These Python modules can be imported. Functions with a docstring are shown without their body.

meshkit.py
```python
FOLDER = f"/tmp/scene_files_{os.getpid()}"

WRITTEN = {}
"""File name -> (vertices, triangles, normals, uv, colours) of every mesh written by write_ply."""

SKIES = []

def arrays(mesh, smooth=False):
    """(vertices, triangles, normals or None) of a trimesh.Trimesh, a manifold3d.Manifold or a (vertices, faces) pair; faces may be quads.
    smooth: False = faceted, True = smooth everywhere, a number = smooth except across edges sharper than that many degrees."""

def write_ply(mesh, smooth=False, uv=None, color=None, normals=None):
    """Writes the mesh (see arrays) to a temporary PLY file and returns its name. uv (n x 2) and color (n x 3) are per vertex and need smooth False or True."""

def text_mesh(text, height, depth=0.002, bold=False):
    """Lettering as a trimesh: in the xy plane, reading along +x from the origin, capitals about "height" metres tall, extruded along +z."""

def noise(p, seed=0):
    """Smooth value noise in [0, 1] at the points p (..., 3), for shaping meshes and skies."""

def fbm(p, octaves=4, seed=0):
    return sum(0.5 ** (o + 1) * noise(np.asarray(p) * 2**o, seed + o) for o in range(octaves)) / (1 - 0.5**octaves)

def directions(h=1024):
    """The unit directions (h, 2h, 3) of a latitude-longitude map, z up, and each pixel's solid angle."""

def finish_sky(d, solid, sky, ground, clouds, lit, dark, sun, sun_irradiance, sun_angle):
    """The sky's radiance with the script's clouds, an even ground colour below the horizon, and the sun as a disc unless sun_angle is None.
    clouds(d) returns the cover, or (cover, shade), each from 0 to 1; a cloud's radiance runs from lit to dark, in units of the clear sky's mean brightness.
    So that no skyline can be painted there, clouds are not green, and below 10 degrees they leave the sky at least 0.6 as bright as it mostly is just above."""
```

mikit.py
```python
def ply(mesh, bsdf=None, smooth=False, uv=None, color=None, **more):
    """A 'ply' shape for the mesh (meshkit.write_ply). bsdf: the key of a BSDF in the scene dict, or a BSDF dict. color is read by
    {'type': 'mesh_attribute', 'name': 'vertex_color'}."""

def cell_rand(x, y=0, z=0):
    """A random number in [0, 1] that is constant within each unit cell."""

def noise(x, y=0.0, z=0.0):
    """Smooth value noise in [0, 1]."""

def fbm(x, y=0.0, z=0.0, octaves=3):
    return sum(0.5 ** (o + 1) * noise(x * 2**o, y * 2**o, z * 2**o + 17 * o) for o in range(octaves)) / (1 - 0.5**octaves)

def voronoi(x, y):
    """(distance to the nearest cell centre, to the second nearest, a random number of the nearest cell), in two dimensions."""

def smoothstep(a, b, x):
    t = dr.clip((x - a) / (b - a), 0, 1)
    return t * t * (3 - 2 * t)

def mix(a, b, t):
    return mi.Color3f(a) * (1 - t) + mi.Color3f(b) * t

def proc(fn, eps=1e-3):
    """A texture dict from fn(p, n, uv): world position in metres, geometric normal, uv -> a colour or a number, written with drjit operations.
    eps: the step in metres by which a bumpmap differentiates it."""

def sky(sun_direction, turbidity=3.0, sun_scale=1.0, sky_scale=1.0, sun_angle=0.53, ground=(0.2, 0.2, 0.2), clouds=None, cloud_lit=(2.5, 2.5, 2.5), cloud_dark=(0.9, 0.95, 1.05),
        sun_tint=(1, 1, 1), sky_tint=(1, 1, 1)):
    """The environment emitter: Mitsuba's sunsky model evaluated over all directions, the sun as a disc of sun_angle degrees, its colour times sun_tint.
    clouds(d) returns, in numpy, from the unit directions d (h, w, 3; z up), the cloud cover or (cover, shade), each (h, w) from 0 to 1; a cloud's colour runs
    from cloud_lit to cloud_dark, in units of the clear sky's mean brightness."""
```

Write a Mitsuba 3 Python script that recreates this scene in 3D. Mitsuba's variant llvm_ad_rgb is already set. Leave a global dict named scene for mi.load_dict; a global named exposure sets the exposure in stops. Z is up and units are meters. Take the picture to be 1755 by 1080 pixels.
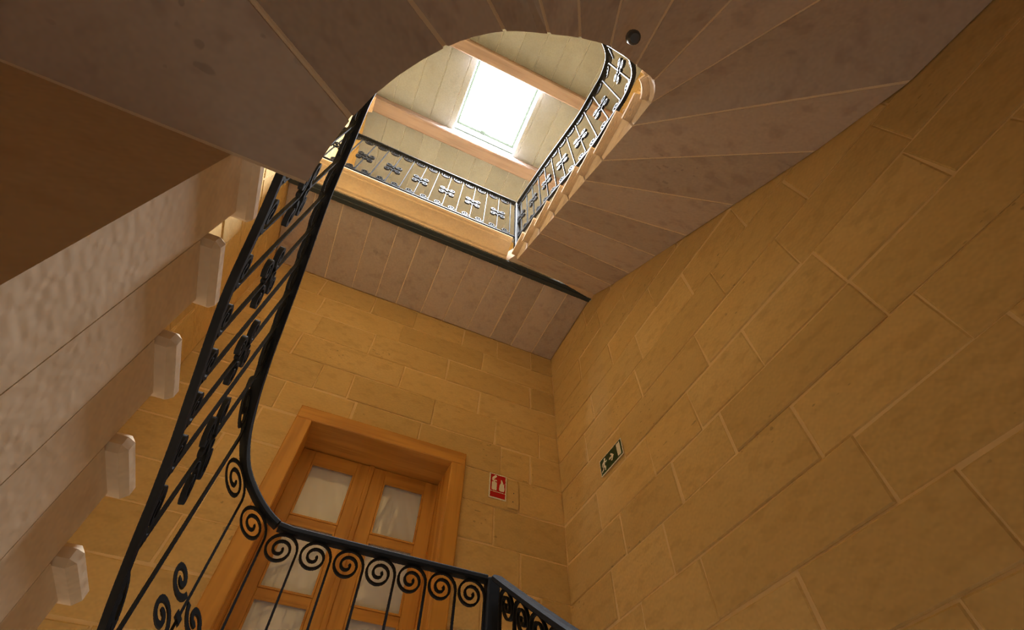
import math, random
import numpy as np
import trimesh
import drjit as dr
import mitsuba as mi
import mikit, meshkit
from mikit import noise, fbm, smoothstep, mix, proc
from scipy.interpolate import PchipInterpolator
from shapely.geometry import Polygon, Point, box as sbox, LineString
from shapely.ops import unary_union

T = mi.ScalarTransform4f
S, EYE = 2.8, 1.55            # metres per layout unit (eye to door wall = 1), eye height; the layout's origin is the eye
scene, labels = {}, {}

# ---------------------------------------------------------------- camera, light, exposure
RIGHT = np.array([0.91239811, -0.40906648, 0.01393929])
DOWN = np.array([0.34525186, 0.75087831, -0.56301236])
FWD = np.array([0.21984278, 0.51850398, 0.82633091])
eye = np.array([0.0, 0.0, EYE])
scene['camera'] = {'type': 'perspective', 'fov': math.degrees(2 * math.atan(877.5 / 815.0)), 'fov_axis': 'x', 'near_clip': 0.05, 'far_clip': 100.0,
                   'to_world': T().look_at(origin=eye.tolist(), target=(eye + FWD).tolist(), up=(-DOWN).tolist())}
exposure = 2.22
SKYLIGHT = (57.0, 60.0, 64.0)   # radiance of the daylit opal pane of the roof window

rng = random.Random(11)
nrg = np.random.RandomState(5)

# ---------------------------------------------------------------- materials
def lin(r, g, b):
    return [((c / 255) / 12.92 if c / 255 <= 0.04045 else ((c / 255 + 0.055) / 1.055) ** 2.4) for c in (r, g, b)]

def stone_fn(base, dark, light, seed, spots=0.5):
    def fn(p, n, uv):
        a = fbm(p.x * 1.7 + seed, p.y * 1.7, p.z * 1.7, octaves=3)
        b = fbm(p.x * 14 + seed, p.y * 14, p.z * 22, octaves=3)
        c = noise(p.x * 90, p.y * 90 + seed, p.z * 90)
        col = mix(base, light, smoothstep(0.45, 0.8, a) * 0.7)
        col = mix(col, dark, smoothstep(0.50, 0.80, b) * 0.45)
        pit = smoothstep(0.80, 0.90, noise(p.x * 38 + seed, p.y * 38, p.z * 60)) * smoothstep(0.62, 0.72, fbm(p.x * 3, p.y * 3 + seed, p.z * 3, octaves=2))
        return mix(col, [x * 0.45 for x in dark], pit * spots) * (0.94 + 0.12 * c)
    return fn

def bump_fn(seed):
    def fn(p, n, uv):
        return 0.0022 * fbm(p.x * 9 + seed, p.y * 9, p.z * 9, octaves=3) + 0.0007 * noise(p.x * 70, p.y * 70, p.z * 70)
    return fn

BUMP = proc(bump_fn(0.0), eps=2e-3)

def stone(name, base, dark, light, seed, spots=0.5, bump=True):
    d = {'type': 'principled', 'base_color': proc(stone_fn(base, dark, light, seed, spots)), 'roughness': 0.85, 'specular': 0.25}
    if bump:
        d = {'type': 'bumpmap', 'arbitrary': BUMP, 'scale': 1.0, 'bsdf': d}
    scene[name] = {'type': 'twosided', 'bsdf': d}

def plain(name, rgb, rough=0.6, **more):
    scene[name] = {'type': 'twosided', 'bsdf': {'type': 'principled', 'base_color': {'type': 'rgb', 'value': list(rgb)}, 'roughness': rough, **more}}

def sc(c, k):
    return [min(0.95, x * k) for x in c]

WALL, WALLD, WALLL = [0.57, 0.405, 0.175], [0.46, 0.31, 0.12], [0.62, 0.46, 0.22]
for i, k in enumerate((0.93, 1.0, 1.06)):
    stone(f'mat_wall_{i}', sc(WALL, k), sc(WALLD, k), sc(WALLL, k), 3.0 + 7 * i)
plain('mat_mortar', [0.68, 0.51, 0.28], 0.95)
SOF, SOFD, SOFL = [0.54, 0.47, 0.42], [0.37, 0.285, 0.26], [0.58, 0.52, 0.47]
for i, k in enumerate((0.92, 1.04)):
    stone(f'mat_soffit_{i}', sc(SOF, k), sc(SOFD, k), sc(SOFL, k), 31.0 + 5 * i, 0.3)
plain('mat_soffit_mortar', [0.78, 0.67, 0.52], 0.95)
CEI, CEID, CEIL = [0.30, 0.335, 0.345], [0.25, 0.275, 0.275], [0.34, 0.38, 0.40]
for i, k in enumerate((0.95, 1.04)):
    stone(f'mat_roof_{i}', sc(CEI, k), sc(CEID, k), sc(CEIL, k), 51.0 + 5 * i, 0.15)
plain('mat_roof_mortar', [0.50, 0.52, 0.50], 0.95)
stone('mat_step', [0.66, 0.52, 0.36], [0.57, 0.43, 0.28], [0.72, 0.59, 0.43], 71.0, 0.2)
stone('mat_floor', [0.64, 0.57, 0.47], [0.54, 0.47, 0.37], [0.70, 0.63, 0.53], 81.0, 0.2)
plain('mat_iron', [0.009, 0.0105, 0.0135], 0.6, specular=0.16)
plain('mat_steel_beam', [0.036, 0.050, 0.058], 0.55, specular=0.4)
plain('mat_white', [0.80, 0.80, 0.78], 0.6)
plain('mat_frame_grey', [0.16, 0.18, 0.15], 0.5)
plain('mat_frame_dark', [0.013, 0.017, 0.013], 0.6, specular=0.1)
plain('mat_reveal', [0.50, 0.48, 0.42], 0.9)
plain('mat_green', lin(12, 52, 30), 0.4)
plain('mat_sign_white', [0.75, 0.75, 0.68], 0.45)
plain('mat_red', lin(172, 18, 28), 0.4)
plain('mat_dark_plastic', [0.05, 0.055, 0.07], 0.4)

def wood_fn(base, dark, axis):
    def fn(p, n, uv):
        q = {'x': (p.y, p.z, p.x), 'z': (p.x, p.y, p.z)}[axis]
        g = fbm(q[0] * 26, q[1] * 26, q[2] * 1.6, octaves=3)
        s = noise(q[0] * 140, q[1] * 140, q[2] * 5)
        return mix(base, dark, smoothstep(0.35, 0.75, g) * 0.7 + 0.15 * s)
    return fn

for nm, ax in (('mat_door_wood_upright', 'z'), ('mat_door_wood_rail', 'x')):
    scene[nm] = {'type': 'twosided', 'bsdf': {'type': 'principled', 'base_color': proc(wood_fn([0.58, 0.295, 0.06], [0.40, 0.17, 0.03], ax)), 'roughness': 0.42, 'specular': 0.4}}
scene['mat_roof_wood'] = {'type': 'twosided', 'bsdf': {'type': 'principled', 'base_color': proc(wood_fn([0.30, 0.235, 0.215], [0.21, 0.155, 0.14], 'x')), 'roughness': 0.6}}

def cloth_fn(p, n, uv):
    f = fbm(p.x * 16 + p.z * 6, p.z * 2.0, p.y, octaves=3)
    return mix([0.54, 0.565, 0.60], [0.62, 0.65, 0.69], smoothstep(0.3, 0.7, f))
scene['mat_curtain'] = {'type': 'twosided', 'bsdf': {'type': 'diffuse', 'reflectance': proc(cloth_fn)}}
scene['mat_glass'] = {'type': 'thindielectric', 'int_ior': 1.5, 'ext_ior': 1.0}

# ---------------------------------------------------------------- helpers
used = {}
def numbered(key):
    n = used.get(key, 0)
    used[key] = n + 1
    return key if n == 0 else f'{key}_{n:03d}'

def W(v):
    return np.asarray(v, float) * S + np.array([0, 0, EYE])

def tm(v, f):
    f = np.asarray(f, int)
    if f.shape[1] == 4:
        f = np.vstack([f[:, [0, 1, 2]], f[:, [0, 2, 3]]])
    return trimesh.Trimesh(np.asarray(v, float), f, process=False)

def obj(name, mesh, mat, parent=None, smooth=False, layout=True, **more):
    key = numbered((parent + '__' + name) if parent else name)
    if isinstance(mesh, list):
        mesh = trimesh.util.concatenate(mesh)
    if layout:
        mesh = trimesh.Trimesh(W(mesh.vertices), mesh.faces, process=False)
    scene[key] = mikit.ply(mesh, mat, smooth=smooth, **more)
    return key

def thing(name, label, category, group=None):
    key = numbered(name)
    labels[key] = {'label': label, 'category': category}
    if group:
        labels[key]['group'] = group
    return key

def structure(key, label=None):
    labels[key] = {'kind': 'structure', **({'label': label} if label else {})}

BOXF = np.array([[0, 2, 3, 1], [4, 5, 7, 6], [0, 1, 5, 4], [2, 6, 7, 3], [0, 4, 6, 2], [1, 3, 7, 5]])
def bx(x0, x1, y0, y1, z0, z1):
    v = [[x, y, z] for x in (x0, x1) for y in (y0, y1) for z in (z0, z1)]
    f = [[0, 1, 3, 2], [4, 6, 7, 5], [0, 4, 5, 1], [2, 3, 7, 6], [0, 2, 6, 4], [1, 5, 7, 3]]
    return tm(v, f)

def cbx(x0, x1, y0, y1, z0, z1, c=0.0014):
    """box with chamfered edges"""
    c = min(c, (x1 - x0) / 3, (y1 - y0) / 3, (z1 - z0) / 3)
    v = []
    for x, sx in ((x0, 1), (x1, -1)):
        for y, sy in ((y0, 1), (y1, -1)):
            for z, sz in ((z0, 1), (z1, -1)):
                v += [[x + sx * c, y + sy * c, z], [x + sx * c, y, z + sz * c], [x, y + sy * c, z + sz * c]]
    return trimesh.Trimesh(v, process=False).convex_hull

def prism(poly, a0, a1, axis):
    """polygon extruded along an axis: axis 'x' -> poly is (y, z); 'y' -> (x, z); 'z' -> (x, y)"""
    p = Polygon(poly) if not hasattr(poly, 'geom_type') else poly
    m = trimesh.creation.extrude_polygon(p, a1 - a0, engine='earcut')
    v = m.vertices.copy()
    v[:, 2] += a0
    o = {'x': [2, 0, 1], 'y': [0, 2, 1], 'z': [0, 1, 2]}[axis]
    m = trimesh.Trimesh(v[:, o], m.faces, process=False)
    m.fix_normals()
    return m

def panel(q0, q1, thick, proud, jit, cham, frame):
    """a roughly squared stone: rectangle q0..q1 in wall coordinates (u, v), its face PROUD of w=0, its back at -thick. frame(u, v, w) -> layout point"""
    (u0, v0), (u1, v1) = q0, q1
    j = lambda: rng.uniform(-jit, jit)
    outer = [(u0 + j(), v0 + j()), (u1 + j(), v0 + j()), (u1 + j(), v1 + j()), (u0 + j(), v1 + j())]
    cu, cv = (u0 + u1) / 2, (v0 + v1) / 2
    inner = [(u + math.copysign(cham, cu - u), v + math.copysign(cham, cv - v)) for u, v in outer]
    pw = [proud + rng.uniform(-0.0008, 0.0008) for _ in range(4)]
    v = [frame(u, w, -thick) for u, w in outer] + [frame(u, w, proud - cham * 0.7) for u, w in outer] + [frame(u, w, pw[i]) for i, (u, w) in enumerate(inner)]
    f = [[8, 9, 10, 11]]
    for a in range(4):
        b = (a + 1) % 4
        f += [[a, b, 4 + b, 4 + a], [4 + a, 4 + b, 8 + b, 8 + a]]
    m = tm(v, f)
    return m

def sweep(path, prof, normal=None, closed_ends=True):
    """profile (list of (a, b)) along a 3D path; a runs along the side direction, b along the other. normal: a constant side direction, else horizontal side"""
    p = np.asarray(path, float)
    t = np.gradient(p, axis=0)
    t /= np.linalg.norm(t, axis=1, keepdims=True)
    if normal is None:
        side = np.cross(t, [0, 0, 1.0])
        side /= np.linalg.norm(side, axis=1, keepdims=True)
    else:
        side = np.broadcast_to(np.asarray(normal, float), p.shape)
    up = np.cross(side, t)
    n, k = len(p), len(prof)
    v = (p[:, None] + side[:, None] * np.array([a for a, _ in prof])[None, :, None] + up[:, None] * np.array([b for _, b in prof])[None, :, None]).reshape(-1, 3)
    f = []
    for i in range(n - 1):
        for j in range(k):
            f.append([i * k + j, i * k + (j + 1) % k, (i + 1) * k + (j + 1) % k, (i + 1) * k + j])
    m = tm(v, f)
    if closed_ends:
        caps = [[0, j + 1, j] for j in range(1, k - 1)] + [[(n - 1) * k, (n - 1) * k + j, (n - 1) * k + j + 1] for j in range(1, k - 1)]
        m = trimesh.Trimesh(m.vertices, np.vstack([m.faces, caps]), process=False)
    return m

# ---------------------------------------------------------------- layout of the stairwell (units of the eye-to-door-wall distance)
XL, XR, YB, YF = -0.435, 0.588, 1.0, -0.31         # left, right, back (door) and front walls
ZF, ZC = -EYE / S, 2.26                           # hall floor, roof slabs
ZL0, ZL1, ZS = 0.025, 1.45, 1.385                 # door landing, upper landing, underside of the upper landing
WIN = 0.0042                                          # landings and steps stop this far short of the wall faces
MORT = 0.0016                                     # stone faces stand this far proud of the mortar
COURSES = [1.385, 1.291, 1.199, 1.100, 1.004, 0.909, 0.811, 0.713, 0.612, 0.521, 0.425, 0.327, 0.23, 0.13, 0.025, -0.07, -0.165, -0.26, -0.36, -0.455, ZF]
UP = [1.385, 1.482, 1.578, 1.673, 1.77, 1.868, 1.965, 2.062, 2.16, ZC]
BACKJ = {0: [-.257, -.084, .064, .24, .37, .504], 1: [-.23, .032, .319], 2: [-.042, .205, .496], 3: [-.231, .075, .321], 4: [-.137, -.049, .187, .38, .521], 5: [-.2, .400, .49], 6: [.454], 7: [.389], 8: [.458], 9: [.37, .51], 10: [.43]}
RIGHTJ = {3: [.458, .667], 4: [.791], 5: [.594, .85], 6: [.395, .70], 7: [.472, .621, .836], 8: [.423, .572, .762], 9: [.639, .825], 10: [.574, .749], 2: [.55, .82], 1: [.68], 0: [.75]}

def fill(js, a, b, lo=0.17, hi=0.27):
    js = sorted(j for j in js if a + 0.03 < j < b - 0.03)
    out = [a]
    for j in js + [b]:
        while j - out[-1] > 0.34:
            out.append(out[-1] + min(rng.uniform(lo, hi), (j - out[-1]) * 0.6))
        out.append(j)
    return out

def lay(wall, frame, a, b, known, flip, clip=None):
    """courses of stone blocks from a to b"""
    rows = [(COURSES[i + 1], COURSES[i], known.get(i, [])) for i in range(len(COURSES) - 1)] + [(UP[i], UP[i + 1], []) for i in range(len(UP) - 1)]
    g = 0.0017
    for z0, z1, js in rows:
        seq = fill(js if js else [a + rng.uniform(0.06, 0.2)], a, b)
        spans = list(zip(seq[:-1], seq[1:]))
        if clip and z1 < clip[2] + 0.004:
            cut = []
            for s, e in spans:
                if e <= clip[0] or s >= clip[1]:
                    cut.append((s, e))
                else:
                    if s < clip[0] - 0.012: cut.append((s, clip[0]))
                    if e > clip[1] + 0.012: cut.append((clip[1], e))
            spans = cut
        for s, e in spans:
            m = panel((s + g, z0 + g), (e - g, z1 - g), 0.012, MORT + rng.uniform(-0.0006, 0.0018), 0.0026, 0.0022, frame)
            if flip: m.invert()
            obj('stone_block', m, f'mat_wall_{rng.randrange(3)}', wall)

DOOR = (-0.104, 0.264, 0.809)
obj('wall_back', [bx(XL - .1, DOOR[0], YB, YB + .16, ZF, ZC + .1), bx(DOOR[1], XR + .1, YB, YB + .16, ZF, ZC + .1), bx(DOOR[0], DOOR[1], YB, YB + .16, DOOR[2], ZC + .1), bx(DOOR[0], DOOR[1], YB, YB + .16, ZF, ZL0)], 'mat_mortar')
obj('wall_right', bx(XR, XR + .1, YF - .1, YB, ZF, ZC + .1), 'mat_mortar')
obj('wall_left', bx(XL - .1, XL, YF - .1, YB, ZF, ZC + .1), 'mat_mortar')
obj('wall_front', bx(XL, XR, YF - .1, YF, ZF, ZC + .1), 'mat_mortar')
obj('floor', bx(XL - .1, XR + .1, YF - .1, YB, ZF - .05, ZF), 'mat_floor')
structure('wall_back', 'ochre limestone block wall around the wooden door')
structure('wall_right', 'ochre limestone block wall with the green exit sign')
structure('wall_left', 'ochre limestone block wall on the left of the stairwell')
structure('wall_front', 'ochre limestone block wall behind the turn of the stairs')
structure('floor', 'stone floor of the hall')
lay('wall_back', lambda u, v, w: (u, YB - w, v), XL, XR, BACKJ, False, DOOR)
lay('wall_right', lambda u, v, w: (XR - w, u, v), YF, YB, RIGHTJ, True)
lay('wall_left', lambda u, v, w: (XL + w, u, v), YF, YB, {}, False)
lay('wall_front', lambda u, v, w: (u, YF + w, v), XL, XR, {}, True)

# ---------------------------------------------------------------- roof: slabs between wooden beams, roof window
SK = (-0.06, 0.235, 0.287, 0.597)                 # opening of the roof window
SHAFT = ZC + 0.15
obj('ceiling', [bx(XL - .1, SK[0], YF - .1, YB + .1, ZC + .003, ZC + .05), bx(SK[1], XR + .1, YF - .1, YB + .1, ZC + .003, ZC + .05), bx(SK[0], SK[1], YF - .1, SK[2], ZC + .003, ZC + .05), bx(SK[0], SK[1], SK[3], YB + .1, ZC + .003, ZC + .05)], 'mat_roof_mortar')
structure('ceiling', 'pale stone slab roof of the stairwell')
JX = [XL] + [-0.346 + 0.0855 * i for i in range(11)] + [XR]
bays = [(YF, -0.115), (-0.07, 0.235), (0.281, 0.599), (0.652, YB)]
for (y0, y1) in bays:
    for x0, x1 in zip(JX[:-1], JX[1:]):
        pieces = [(x0, x1)]
        if y0 < 0.4 < y1:
            pieces = [(x0, min(x1, SK[0])), (max(x0, SK[1]), x1)]
        for a, b in pieces:
            if b - a > 0.01:
                m = panel((a + .0014, y0), (b - .0014, y1), 0.02, rng.uniform(0, 0.001), 0.0006, 0.0016, lambda u, v, w: (u, v, ZC - w))
                m.invert()
                obj('stone_slab', m, f'mat_roof_{rng.randrange(2)}', 'ceiling')
names = ['wooden roof beam between the roof window and the upper landing', 'wooden roof beam on the near side of the roof window', 'wooden roof beam nearest the front wall, above the turn of the stairs']
for (y0, y1), lab in zip(((0.597, 0.655), (0.233, 0.283), (-0.118, -0.068)), names):
    t = thing('roof_beam', lab, 'beam', 'wooden roof beams')
    obj('timber', cbx(XL, XR, y0, y1, ZC - .06, ZC + .003, 0.004), 'mat_roof_wood', t)
    for xe, s in ((XL, 1), (XR, -1)):
        x0, x1 = sorted((xe, xe + s * 0.03))
        obj('corbel', prism([(x0, ZC - .085), (x1, ZC - .07), (x1, ZC - .06), (x0, ZC - .06)] if s > 0 else [(x0, ZC - .07), (x1, ZC - .085), (x1, ZC - .06), (x0, ZC - .06)], y0 - .004, y1 + .004, 'y'), 'mat_step', t)
w1 = numbered('window_1')
structure(w1, 'bright square roof window between two wooden beams')
th = 0.012
obj('reveal', [bx(SK[0] - th, SK[0], SK[2] - th, SK[3] + th, ZC + .002, SHAFT), bx(SK[1], SK[1] + th, SK[2] - th, SK[3] + th, ZC + .002, SHAFT), bx(SK[0], SK[1], SK[2] - th, SK[2], ZC + .002, SHAFT), bx(SK[0], SK[1], SK[3], SK[3] + th, ZC + .002, SHAFT)], 'mat_reveal', w1)
fr = 0.010
obj('frame', [cbx(SK[0], SK[1], SK[3] - fr, SK[3], SHAFT - .012, SHAFT - .001), cbx(SK[0], SK[1], SK[2], SK[2] + fr, SHAFT - .012, SHAFT - .001), cbx(SK[0], SK[0] + fr, SK[2] + fr, SK[3] - fr, SHAFT - .012, SHAFT - .001), cbx(SK[1] - fr, SK[1], SK[2] + fr, SK[3] - fr, SHAFT - .012, SHAFT - .001)], 'mat_frame_dark', w1)
obj('ledge', cbx(SK[0] + .001, SK[1] - .001, SK[3] - .005, SK[3] - .0003, ZC + .030, ZC + .036), 'mat_frame_dark', w1)
obj('latch', cbx(0.06, 0.085, SK[3] - .018, SK[3] - fr, SHAFT - .014, SHAFT - .004), 'mat_frame_dark', w1)
pane = tm([[SK[0], SK[2], SHAFT], [SK[1], SK[2], SHAFT], [SK[1], SK[3], SHAFT], [SK[0], SK[3], SHAFT]], [[0, 3, 2, 1]])
pk = obj('pane', pane, 'mat_white', w1)
scene[pk]['emitter'] = {'type': 'area', 'radiance': {'type': 'rgb', 'value': list(SKYLIGHT)}}

# ---------------------------------------------------------------- upper landing and its dark beam
ld = thing('stone_landing', 'upper stone landing carried across the well above the door, with a moulded edge', 'landing')
obj('floor_slab', prism([(XL + WIN, .692), (.260, .692), (.283, .652), (XR - WIN, .6985), (XR - WIN, YB - WIN), (XL + WIN, YB - WIN)], ZS + .003, ZL1, 'z'), 'mat_soffit_mortar', ld)
LX = [XL, -0.352, -0.268, -0.175, -0.092, -0.018, 0.071, 0.155, 0.246, 0.335, 0.42, 0.505, XR]
for x0, x1 in zip(LX[:-1], LX[1:]):
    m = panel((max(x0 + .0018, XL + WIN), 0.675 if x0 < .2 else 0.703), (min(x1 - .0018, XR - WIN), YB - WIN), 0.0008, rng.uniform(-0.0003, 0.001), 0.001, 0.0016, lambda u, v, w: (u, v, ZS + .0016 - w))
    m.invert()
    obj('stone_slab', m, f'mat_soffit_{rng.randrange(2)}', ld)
corn = [(.69, 1.381), (.672, 1.381), (.671, 1.389), (.665, 1.391), (.663, 1.398), (.657, 1.407), (.649, 1.415), (.640, 1.421), (.632, 1.424), (.630, 1.430), (.624, 1.432), (.621, 1.437), (.621, 1.445), (.624, ZL1), (.69, ZL1)]
labels[obj('cornice', prism(corn, XL + WIN, 0.260, 'x'), 'mat_step', ld, smooth=40)] = {'label': 'moulded orange stone edge'}
bm = thing('steel_beam', 'dark grey steel beam running across under the edge of the upper landing', 'beam')
obj('flange', cbx(XL + WIN, XR - WIN, .6765, .706, ZS - .010, ZS - .0005, .001), 'mat_steel_beam', bm)
obj('flange', cbx(XL + WIN, XR - WIN, .688, .694, ZS - .014, ZS - .010, .001), 'mat_steel_beam', bm)
l0 = thing('door_landing', 'stone landing in front of the wooden door', 'landing')
obj('floor_slab', bx(XL + WIN, XR - WIN, 0.672, YB - WIN, ZL0 - .06, ZL0 - .012), 'mat_step', l0)
obj('edge_slab', cbx(-.150, 0.285, 0.645, 0.671, ZL0 - .03, ZL0, .004), 'mat_step', l0)
for i in range(6):
    for j in range(2):
        x0 = XL + WIN + i * (XR - XL - 2 * WIN) / 6
        obj('paving_tile', cbx(x0 + .001, x0 + (XR - XL - 2 * WIN) / 6 - .001, 0.673 + j * .161, 0.673 + (j + 1) * .161 - .002, ZL0 - .012, ZL0 - .0005, .001), 'mat_floor', l0)

# ---------------------------------------------------------------- the staircase
def plane_z(y):
    return 1.385 - 0.72 * (0.70 - y)
IN = [(.285, .645), (.285, .565), (.285, .487), (.285, .406), (.285, .335), (.285, .264), (.285, .199), (.285, .105), (.283, .055), (.258, .021), (.206, .013), (.145, .007), (.094, .014), (.051, .025), (.0, .041), (-.05, .075), (-.100, .150), (-.110, .20)]
OUT = [(XR, .69), (XR, .58), (XR, .495), (XR, .39), (XR, .285), (XR, .16), (XR, .0), (XR, -.137), (.455, YF), (.30, YF), (.17, YF), (.03, YF), (-.12, YF), (-.27, YF), (XL, -.27), (XL, -.14), (XL, -.05), (XL, .20)]
ZI = [plane_z(y) for _, y in IN[:8]] + [.921, .888, .840, .777, .725, .679, .622, .560, .456, .397]
ZO = [plane_z(y) + (.012 if y > .6 else 0) for _, y in OUT[:7]] + [.80, .725, .685, .65, .61, .57, .53, .50, .475, .45, .397]
# the curved edge is one smooth line through the steps' inner corners
arc = np.r_[0, np.cumsum(np.linalg.norm(np.diff(np.array(IN), axis=0), axis=1))]
PIX, PIY, PIZ = (PchipInterpolator(arc, np.array(a)) for a in ([p[0] for p in IN], [p[1] for p in IN], ZI))
TR = [ZL1] + [ZI[k - 1] + 0.042 for k in range(1, len(IN))]

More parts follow.
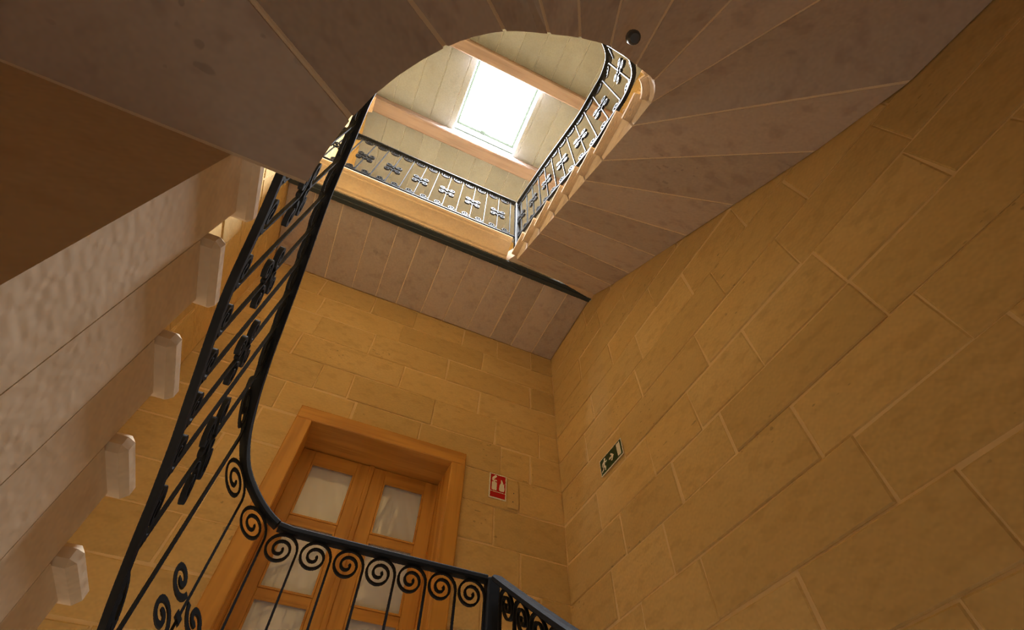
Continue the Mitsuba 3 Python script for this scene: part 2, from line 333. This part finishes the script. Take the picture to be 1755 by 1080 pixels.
st = thing('stone_staircase', 'winding stone staircase with open well, rising over the viewer to the upper landing', 'staircase')
mortar = []
for k in range(1, len(IN)):
    sub = 1 if k < 8 else 4
    ss = np.linspace(arc[k - 1], arc[k], sub + 1)
    inn = np.array([[PIX(s), PIY(s), PIZ(s)] for s in ss])
    f_ = np.linspace(0, 1, sub + 1)
    o0, o1 = np.array(OUT[k - 1]), np.array(OUT[k])
    if o0[0] == XR and o1[1] == YF and o1[0] != XR:      # the outer line turns the corner of the walls
        outp = [o0, np.array([XR, (o0[1] + YF) / 2]), np.array([XR, YF]), (np.array([XR, YF]) + o1) / 2, o1] if sub == 4 else [o0, o1]
    elif o0[1] == YF and o1[0] == XL:
        outp = [o0, (np.array([XL, YF]) + o0) / 2, np.array([XL, YF]), (np.array([XL, YF]) + o1) / 2, o1]
    else:
        outp = [o0 + (o1 - o0) * a for a in f_]
    zo = ZO[k - 1] + (ZO[k] - ZO[k - 1]) * f_
    outp = np.array([[min(max(p[0], XL + WIN), XR - WIN), max(p[1], YF + WIN), z] for p, z in zip(outp, zo)])
    full = np.array([[inn[i] + (outp[i] - inn[i]) * (0.004 + 0.996 * r / 4) for r in range(5)] for i in range(sub + 1)])
    full[:, :, 2] += 0.0011
    q = lambda i, r: i * 5 + r
    mortar.append(tm(full.reshape(-1, 3), [[q(i, r), q(i, r + 1), q(i + 1, r + 1), q(i + 1, r)] for i in range(sub) for r in range(4)]))
    NR = 4                                                # radial divisions so that the twisted soffit stays smooth
    g = 0.0022
    # small gap to the next stone
    def shrink(P):
        Q = P.copy()
        L = np.linalg.norm(P[-1, :2] - P[0, :2])
        e = min(g / max(L, 1e-6), 0.08)
        Q[0] = P[0] + (P[1] - P[0]) * e * (len(P) - 1)
        Q[-1] = P[-1] + (P[-2] - P[-1]) * e * (len(P) - 1)
        return Q
    A, B = shrink(inn), shrink(outp)
    tt = TR[k] - 0.0205                                   # underside of the tread slab
    grid = np.array([[A[i] + (B[i] - A[i]) * (r / NR) for r in range(NR + 1)] for i in range(sub + 1)])
    top = grid.copy()
    back = 0.034 * min(1.0, max(0.0, (k - 9) / 4))         # the turning steps are undercut: their edge slants back above the soffit
    for i in range(n_ := sub + 1):
        dirn = (grid[i, NR, :2] - grid[i, 0, :2]) / np.linalg.norm(grid[i, NR, :2] - grid[i, 0, :2])
        top[i, 0, :2] += dirn * back
    top[:, :, 2] = np.maximum(tt, grid[:, :, 2] + 0.004)
    v = np.vstack([grid.reshape(-1, 3), top.reshape(-1, 3)])
    n1, n2 = sub + 1, NR + 1
    idx = lambda i, r, t=0: t * n1 * n2 + i * n2 + r
    f = []
    for i in range(sub):
        for r in range(NR):
            f.append([idx(i, r), idx(i, r + 1), idx(i + 1, r + 1), idx(i + 1, r)])
            f.append([idx(i, r, 1), idx(i + 1, r, 1), idx(i + 1, r + 1, 1), idx(i, r + 1, 1)])
        f.append([idx(i, 0), idx(i + 1, 0), idx(i + 1, 0, 1), idx(i, 0, 1)])
        f.append([idx(i, NR), idx(i, NR, 1), idx(i + 1, NR, 1), idx(i + 1, NR)])
    for r in range(NR):
        f.append([idx(0, r), idx(0, r, 1), idx(0, r + 1, 1), idx(0, r + 1)])
        f.append([idx(sub, r), idx(sub, r + 1), idx(sub, r + 1, 1), idx(sub, r, 1)])
    m = tm(v, f)
    m.fix_normals()
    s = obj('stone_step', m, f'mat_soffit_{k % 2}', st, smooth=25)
    # tread slab with a rounded nosing that overhangs the well and the step below (towards k, the lower side)
    ring = np.vstack([top[:, 0, :2] if back else inn[:, :2], outp[::-1, :2]])
    if back: inn = np.hstack([top[:, 0, :2], inn[:, 2:]])
    poly = Polygon(ring).buffer(0)
    d = (inn[-1, :2] - inn[0, :2]); d /= np.linalg.norm(d)
    poly = unary_union([poly, sbox(-9, -9, -8, -8).intersection(poly)])
    out_in = np.array([[-d[1], d[0]]])[0]
    cen = np.array(poly.centroid.coords[0])
    if np.dot(out_in, (inn[0, :2] - cen)) < 0: out_in = -out_in
    edge_in = LineString(inn[:, :2]).buffer(0.017 if k < 9 else 0.012 if k < 10 else 0.006 if k < 11 else 0.0004, cap_style=2)
    edge_low = LineString([inn[-1, :2], outp[-1, :2]]).buffer(0.009, cap_style=2)
    base = unary_union([poly, edge_in, edge_low]).buffer(0.0005).intersection(sbox(XL + WIN, YF + WIN, XR - WIN, 1))
    room = base if base.geom_type == 'Polygon' else max(base.geoms, key=lambda q: q.area)
    slabs = []
    for (za, zb, off) in ((-.0205, -.018, -.010), (-.018, -.016, -.0075), (-.016, -.0138, -.003), (-.0138, -.004, 0.0), (-.004, -.0015, -.0015), (-.0015, 0, -.004)):
        q = room.buffer(off, join_style=1).simplify(0.0002)
        q = q if q.geom_type == 'Polygon' else max(q.geoms, key=lambda a: a.area)
        slabs.append(prism(q, TR[k] + za, TR[k] + zb, 'z'))
    obj('tread', slabs, 'mat_step', s)
obj('joint_mortar', mortar, 'mat_soffit_mortar', st)      # the pale pointing in the joints of the underside
# the solid lower steps on the left, up from the door landing
NS = 7
for i in range(NS):
    y1, y0 = 0.66 - i * 0.0657, 0.66 - (i + 1) * 0.0657
    z1 = ZL0 + 0.059 * (i + 1)
    s = obj('stone_step', bx(XL + WIN, -0.172, y0, y1 - .001, ZF, z1 - .018), 'mat_step', st)
    obj('tread', cbx(XL + WIN, -0.158, y0, y1 + .009, z1 - .018, z1, .005), 'mat_step', s)

# ---------------------------------------------------------------- wrought iron
def spiral(cx, cz, r0, turns, start, sgn, shrink=0.86, n=None):
    n = n or int(26 * turns)
    th_ = np.linspace(0, turns * 2 * math.pi, n)
    r = r0 * (1 - shrink * th_ / th_[-1])
    a = start + sgn * th_
    return np.stack([cx + r * np.cos(a), 0 * a, cz + r * np.sin(a)], 1)

def ribbon(path, wid=0.0042, thk=0.0028):
    h, b = wid / 2, thk / 2
    return sweep(path, [(-h, -b), (h, -b), (h, b), (-h, b)], normal=(0, 1, 0))

R0 = 0.0212
def baluster_bar(h, r0=R0):
    """an upright that curls over to the left at the top, and a small scroll at its foot: origin at the foot, x along the rail"""
    up = np.array([[0, 0, z] for z in np.linspace(0, h - r0, 8)])
    sp = spiral(-r0, h - r0, r0, 2.1, 0.0, 1)
    return ribbon(np.vstack([up, sp[1:]]))

def foot_scroll(r=0.0150):
    return ribbon(spiral(-r - .001, r + .004, r, 1.6, 0.0, -1, n=30), 0.0058, 0.0036)

def ornament(h):
    out = []
    c = h * 0.46
    for sx in (-1, 1):
        for sz in (-1, 1):
            out.append(ribbon(spiral(sx * 0.0165, c + sz * 0.0185, 0.0130, 1.4, 0.0 if sx < 0 else math.pi, sz * (-1 if sx < 0 else 1), n=26), 0.0062, 0.0042))
    out.append(ribbon(np.array([[-.004, 0, c], [0, 0, c], [.004, 0, c]]), 0.008, 0.006))
    return out

HB = 0.312                                              # (lower balustrades) from the bottom rail to the underside of the handrail
HANDPROF = [(-.0085, -.003), (-.0055, -.005), (.0055, -.005), (.0085, -.003), (.0085, .0015), (.0055, .004), (-.0055, .004), (-.0085, .0015)]
RAILPROF = [(-.004, -.0028), (.004, -.0028), (.004, .0028), (-.004, .0028)]
foot_mesh = foot_scroll()
shared = {}
def shared_ply(tag, mesh):
    if tag not in shared:
        shared[tag] = mikit.ply(trimesh.Trimesh(mesh.vertices * S, mesh.faces, process=False), 'mat_iron', smooth=35)
    return shared[tag]

def smooth_path(pts, step=0.01):
    p = np.array(pts, float)
    s = np.r_[0, np.cumsum(np.linalg.norm(np.diff(p, axis=0), axis=1))]
    f = [PchipInterpolator(s, p[:, i]) for i in range(3)]
    q = np.linspace(0, s[-1], max(3, int(s[-1] / step)))
    return np.stack([g(q) for g in f], 1)

def balustrade(label, pts, pitch, first=0.5, posts=(), hb=HB, flip=False, orn_every=2, straight=False, group='wrought iron balustrades'):
    """pts: the handrail's middle line"""
    t = thing('balustrade', label, 'railing', group)
    path = np.array(pts, float) if straight else smooth_path(pts)
    if straight:
        path = np.vstack([np.linspace(a, b, 12, endpoint=False) for a, b in zip(path[:-1], path[1:])] + [path[-1:]])
    obj('handrail', sweep(path, HANDPROF), 'mat_iron', t, smooth=30)
    obj('bottom_rail', sweep(path - [0, 0, hb + .006], RAILPROF), 'mat_iron', t)
    hs = np.r_[0, np.cumsum(np.linalg.norm(np.diff(path[:, :2], axis=0), axis=1))]
    n, k = int((hs[-1] - first * pitch * .5) / pitch) + 1, 0
    for k in range(n):
        s_ = first * pitch + k * pitch
        if s_ > hs[-1] - 0.008: break
        P = np.array([np.interp(s_, hs, path[:, i]) for i in range(3)])
        Q = np.array([np.interp(s_ + .01, hs, path[:, i]) for i in range(3)]) - np.array([np.interp(s_ - .01, hs, path[:, i]) for i in range(3)])
        ang = math.degrees(math.atan2(Q[1], Q[0])) + (180 if flip else 0)
        base = W(P - [0, 0, hb + .004])
        rise = Q[2] / max(np.hypot(Q[0], Q[1]), 1e-6) * (-1 if flip else 1)
        tw = T().translate(base.tolist()).rotate([0, 0, 1], ang) @ T([[1, 0, 0, 0], [0, 1, 0, 0], [rise, 0, 1, 0], [0, 0, 0, 1]])   # the bays lean with the slope
        b = numbered(t + '__baluster')
        scene[b] = {**shared_ply(f'bar{hb}', baluster_bar(hb)), 'to_world': tw}
        scene[b + '__foot_scroll'] = {**shared_ply('foot', foot_mesh), 'to_world': tw}
        if k % orn_every == 1:
            scene[b + '__scroll_ornament'] = {**shared_ply(f'orn{hb}', trimesh.util.concatenate(ornament(hb))), 'to_world': tw}
    for (x, y, zb, z) in posts:
        obj('newel_post', [cbx(x - .0095, x + .0095, y - .0095, y + .0095, zb, z + .001, .002)], 'mat_iron', t)
    return t

YR = 0.655                                             # the balustrade of the door landing
ZH0 = 0.545 * YR - 0.0065
balustrade('black wrought iron balustrade with large spiral scrolls in front of the wooden door', [(0.2475, YR, ZH0), (0.10, YR, ZH0), (-0.028, YR, ZH0 + .001), (-0.046, YR - .0005, ZH0 + .0035)], 0.0432, 0.02, [(0.257, YR, ZL0 + .0004, ZH0)], flip=True, straight=True)
balustrade('black wrought iron balustrade going down to the right from the landing post', [(0.258, YR - .0165, ZH0 - .004), (0.262, .50, ZH0 - .105), (0.262, .30, ZH0 - .24)], 0.0432, 0.3, flip=True)
balustrade('black wrought iron balustrade winding up the stairs around the well', [(-.048, .6542, ZH0 + .0045), (-.06, .653, ZH0 + .011), (-.09, .649, .385), (-.12, .641, .420), (-.142, .625, .472), (-.156, .598, .532), (-.163, .56, .587), (-.165, .51, .628), (-.165, .449, .660), (-.165, .356, .710), (-.165, .289, .772), (-.165, .238, .815), (-.153, .175, .875), (-.125, .11, .945), (-.075, .055, 1.01), (0, .018, 1.08), (.1, -.004, 1.172), (.2, 0, 1.262), (.255, .034, 1.322), (.276, .10, 1.388), (.278, .195, 1.432), (.278, .255, 1.478), (.278, .38, 1.585), (.278, .616, 1.758)], 0.046, 0.17, [(.279, .630, 1.3878, 1.768)], hb=0.300, flip=True)
YU = 0.627
balustrade('wrought iron balustrade along the edge of the upper landing under the roof window', [(.2675, YU, 1.768), (-.1, YU, 1.768), (XL + .017, YU, 1.768)], 0.048, 0.4, [(XL + .0158, YU, ZL1 + .0004, 1.768)], hb=0.300, straight=True, flip=True)

# ---------------------------------------------------------------- the double door
d1 = numbered('door_1')
structure(d1, 'varnished wooden double door with curtained glass panes')
YD = 1.095
UPR, RAI = 'mat_door_wood_upright', 'mat_door_wood_rail'
f0 = obj('architrave', cbx(-.138, -.1, YB - .012, YB + .002, ZL0, .803, .002), UPR, d1)
obj('architrave', cbx(.26, .298, YB - .012, YB + .002, ZL0, .803, .002), UPR, d1)
obj('architrave', cbx(-.138, .298, YB - .012, YB + .002, .803, .841, .002), RAI, d1)
obj('lining', bx(-.104, -.1, YB, YD + .03, ZL0, .803), UPR, d1)
obj('lining', bx(.26, .264, YB, YD + .03, ZL0, .803), UPR, d1)
obj('lining', bx(-.104, .264, YB, YD + .03, .803, .809), RAI, d1)
obj('threshold', bx(-.104, .264, YB, YD + .03, ZL0 - .003, ZL0 + .003), 'mat_step', d1)
for (x0, x1, p0, p1) in ((-.1, .0775, -.067, .041), (.0785, .26, .117, .225)):
    lf = obj('leaf', [cbx(x0, p0, YD, YD + .014, ZL0 + .004, .801), cbx(p1, x1, YD, YD + .014, ZL0 + .004, .801)], UPR, d1)
    zt = .765
    rails = [bx(p0, p1, YD + .001, YD + .013, zt, .801)]
    for r in range(4):
        z1, z0 = zt - r * .158, zt - r * .158 - .14
        rails.append(cbx(p0, p1, YD + .001, YD + .013, z0 - .018 if r < 3 else ZL0 + .004, z0, .001))
        bead = 0.004
        obj('bead', [bx(p0, p1, YD - .001, YD + .002, z1 - bead, z1), bx(p0, p1, YD - .001, YD + .002, z0, z0 + bead), bx(p0, p0 + bead, YD - .001, YD + .002, z0 + bead, z1 - bead), bx(p1 - bead, p1, YD - .001, YD + .002, z0 + bead, z1 - bead)], RAI, lf)
        obj('pane', tm([[p0, YD + .004, z0], [p1, YD + .004, z0], [p1, YD + .004, z1], [p0, YD + .004, z1]], [[0, 1, 2, 3]]), 'mat_glass', lf)
        nx, nz = 28, 6
        gx, gz = np.meshgrid(np.linspace(p0, p1, nx), np.linspace(z0, z1, nz), indexing='ij')
        gy = YD + .0085 + .0010 * np.sin(gx * 130 + gz * 9 + r * 2 + p0 * 50) * (0.6 + 0.4 * np.sin(gx * 90 + gz * 20))
        idx2 = lambda i, j: i * nz + j
        fc = [[idx2(i, j), idx2(i + 1, j), idx2(i + 1, j + 1), idx2(i, j + 1)] for i in range(nx - 1) for j in range(nz - 1)]
        obj('curtain', tm(np.stack([gx, gy, gz], -1).reshape(-1, 3), fc), 'mat_curtain', lf, smooth=True)
    obj('rail', rails, RAI, lf)
obj('cover_strip', cbx(.0715, .0845, YD - .005, YD, ZL0 + .004, .801, .0015), UPR, d1)
obj('handle', cbx(.088, .112, YD - .016, YD - .012, .36, .366, .001), 'mat_frame_grey', d1)

# ---------------------------------------------------------------- signs
def flat(shape, frame, w0, w1):
    geoms = getattr(shape, 'geoms', [shape])
    ms = []
    for g_ in geoms:
        m = trimesh.creation.extrude_polygon(g_, w1 - w0, engine='earcut')
        v = np.array([frame(a, b, c + w0) for a, b, c in m.vertices])
        m = trimesh.Trimesh(v, m.faces, process=False)
        m.fix_normals()
        ms.append(m)
    return ms

def limb(pts, w):
    return LineString(pts).buffer(w / 2)

PW = MORT + .0022
fe = lambda u, v, w: (XR - PW - w, 0.797 - u, 0.7275 + v)        # u to the right (towards the viewer), v up
ex = thing('exit_sign', 'green emergency exit sign with running figure, arrow and door on the right wall', 'sign')
EW, EH = .0985, .0445
obj('board', flat(sbox(0, 0, EW, EH), fe, 0, .0014), 'mat_sign_white', ex)
labels[obj('field', flat(sbox(.0022, .0022, EW - .0022, EH - .0022), fe, .0014, .0018), 'mat_green', ex)] = {'label': 'dark green field'}
man = unary_union([Point(.0235, .0355).buffer(.0036), limb([(.021, .031), (.0165, .019)], .0066), limb([(.0165, .019), (.023, .0155), (.0215, .008)], .0036), limb([(.0165, .019), (.0125, .0115), (.006, .0095)], .0036), limb([(.021, .0305), (.0275, .026), (.031, .0285)], .0028), limb([(.020, .0305), (.0125, .029), (.010, .0225)], .0028)])
obj('running_figure', flat(man, fe, .0018, .0021), 'mat_sign_white', ex)
arrow = unary_union([limb([(.043, .0225), (.058, .0225)], .0042), limb([(.0515, .031), (.0595, .0225), (.0515, .014)], .0042)])
obj('arrow', flat(arrow, fe, .0018, .0021), 'mat_sign_white', ex)
obj('door_symbol', flat(sbox(.0775, .0055, .0915, .039), fe, .0018, .0021), 'mat_sign_white', ex)

fs = thing('fire_sign', 'red fire equipment sign with white border on the wall beside the door', 'sign')
ff = lambda u, v, w: (0.3695 + u, YB - PW - w, 0.7365 + v)
FW, FH = .0485, .0735
obj('board', flat(sbox(0, 0, FW, FH), ff, 0, .0014), 'mat_sign_white', fs)
labels[obj('field', flat(unary_union([sbox(.003, .0205, FW - .003, FH - .003), sbox(.003, .003, FW - .003, .0185)]), ff, .0014, .0018), 'mat_red', fs)] = {'label': 'red field above a red strip'}
exting = unary_union([sbox(.008, .0245, .0195, .046).buffer(.0012), sbox(.0115, .046, .016, .051), limb([(.0085, .0525), (.0195, .0525)], .0035), limb([(.010, .0575), (.017, .0655)], .0065)])
obj('extinguisher_symbol', flat(exting, ff, .0018, .0021), 'mat_sign_white', fs)
flame = Polygon([(.030, .0245), (.0405, .0245), (.0425, .032), (.041, .039), (.0415, .047), (.0385, .043), (.037, .052), (.0335, .058), (.033, .048), (.0295, .041), (.0285, .031)]).buffer(.0008)
obj('flame_symbol', flat(flame, ff, .0018, .0021), 'mat_sign_white', fs)

cp = thing('cover_plate', 'stone-coloured square cover plate in the wall just right of the red fire sign', 'plate')
fc_ = lambda u, v, w: (0.421 + u, YB - PW - w, 0.7195 + v)
obj('plate', flat(sbox(0, 0, .033, .080).buffer(-.001), fc_, 0, .0022), 'mat_wall_1', cp)
for pt in ((.016, .02), (.018, .045)):
    obj('screw', flat(Point(*pt).buffer(.0014), fc_, .0022, .0028), 'mat_dark_plastic', cp)

lamp = thing('round_fitting', 'small dark round fitting on the underside of the turning stairs', 'light fitting')
zt = 0.742
prof = np.array([[0, -.012], [.006, -.0115], [.0085, -.008], [.0092, -.003], [.0092, .006]])
m = trimesh.creation.revolve(prof, sections=28)
m.apply_translation([0.171 * zt / .79, -.0155, zt])
obj('housing', m, 'mat_dark_plastic', lamp, smooth=35)
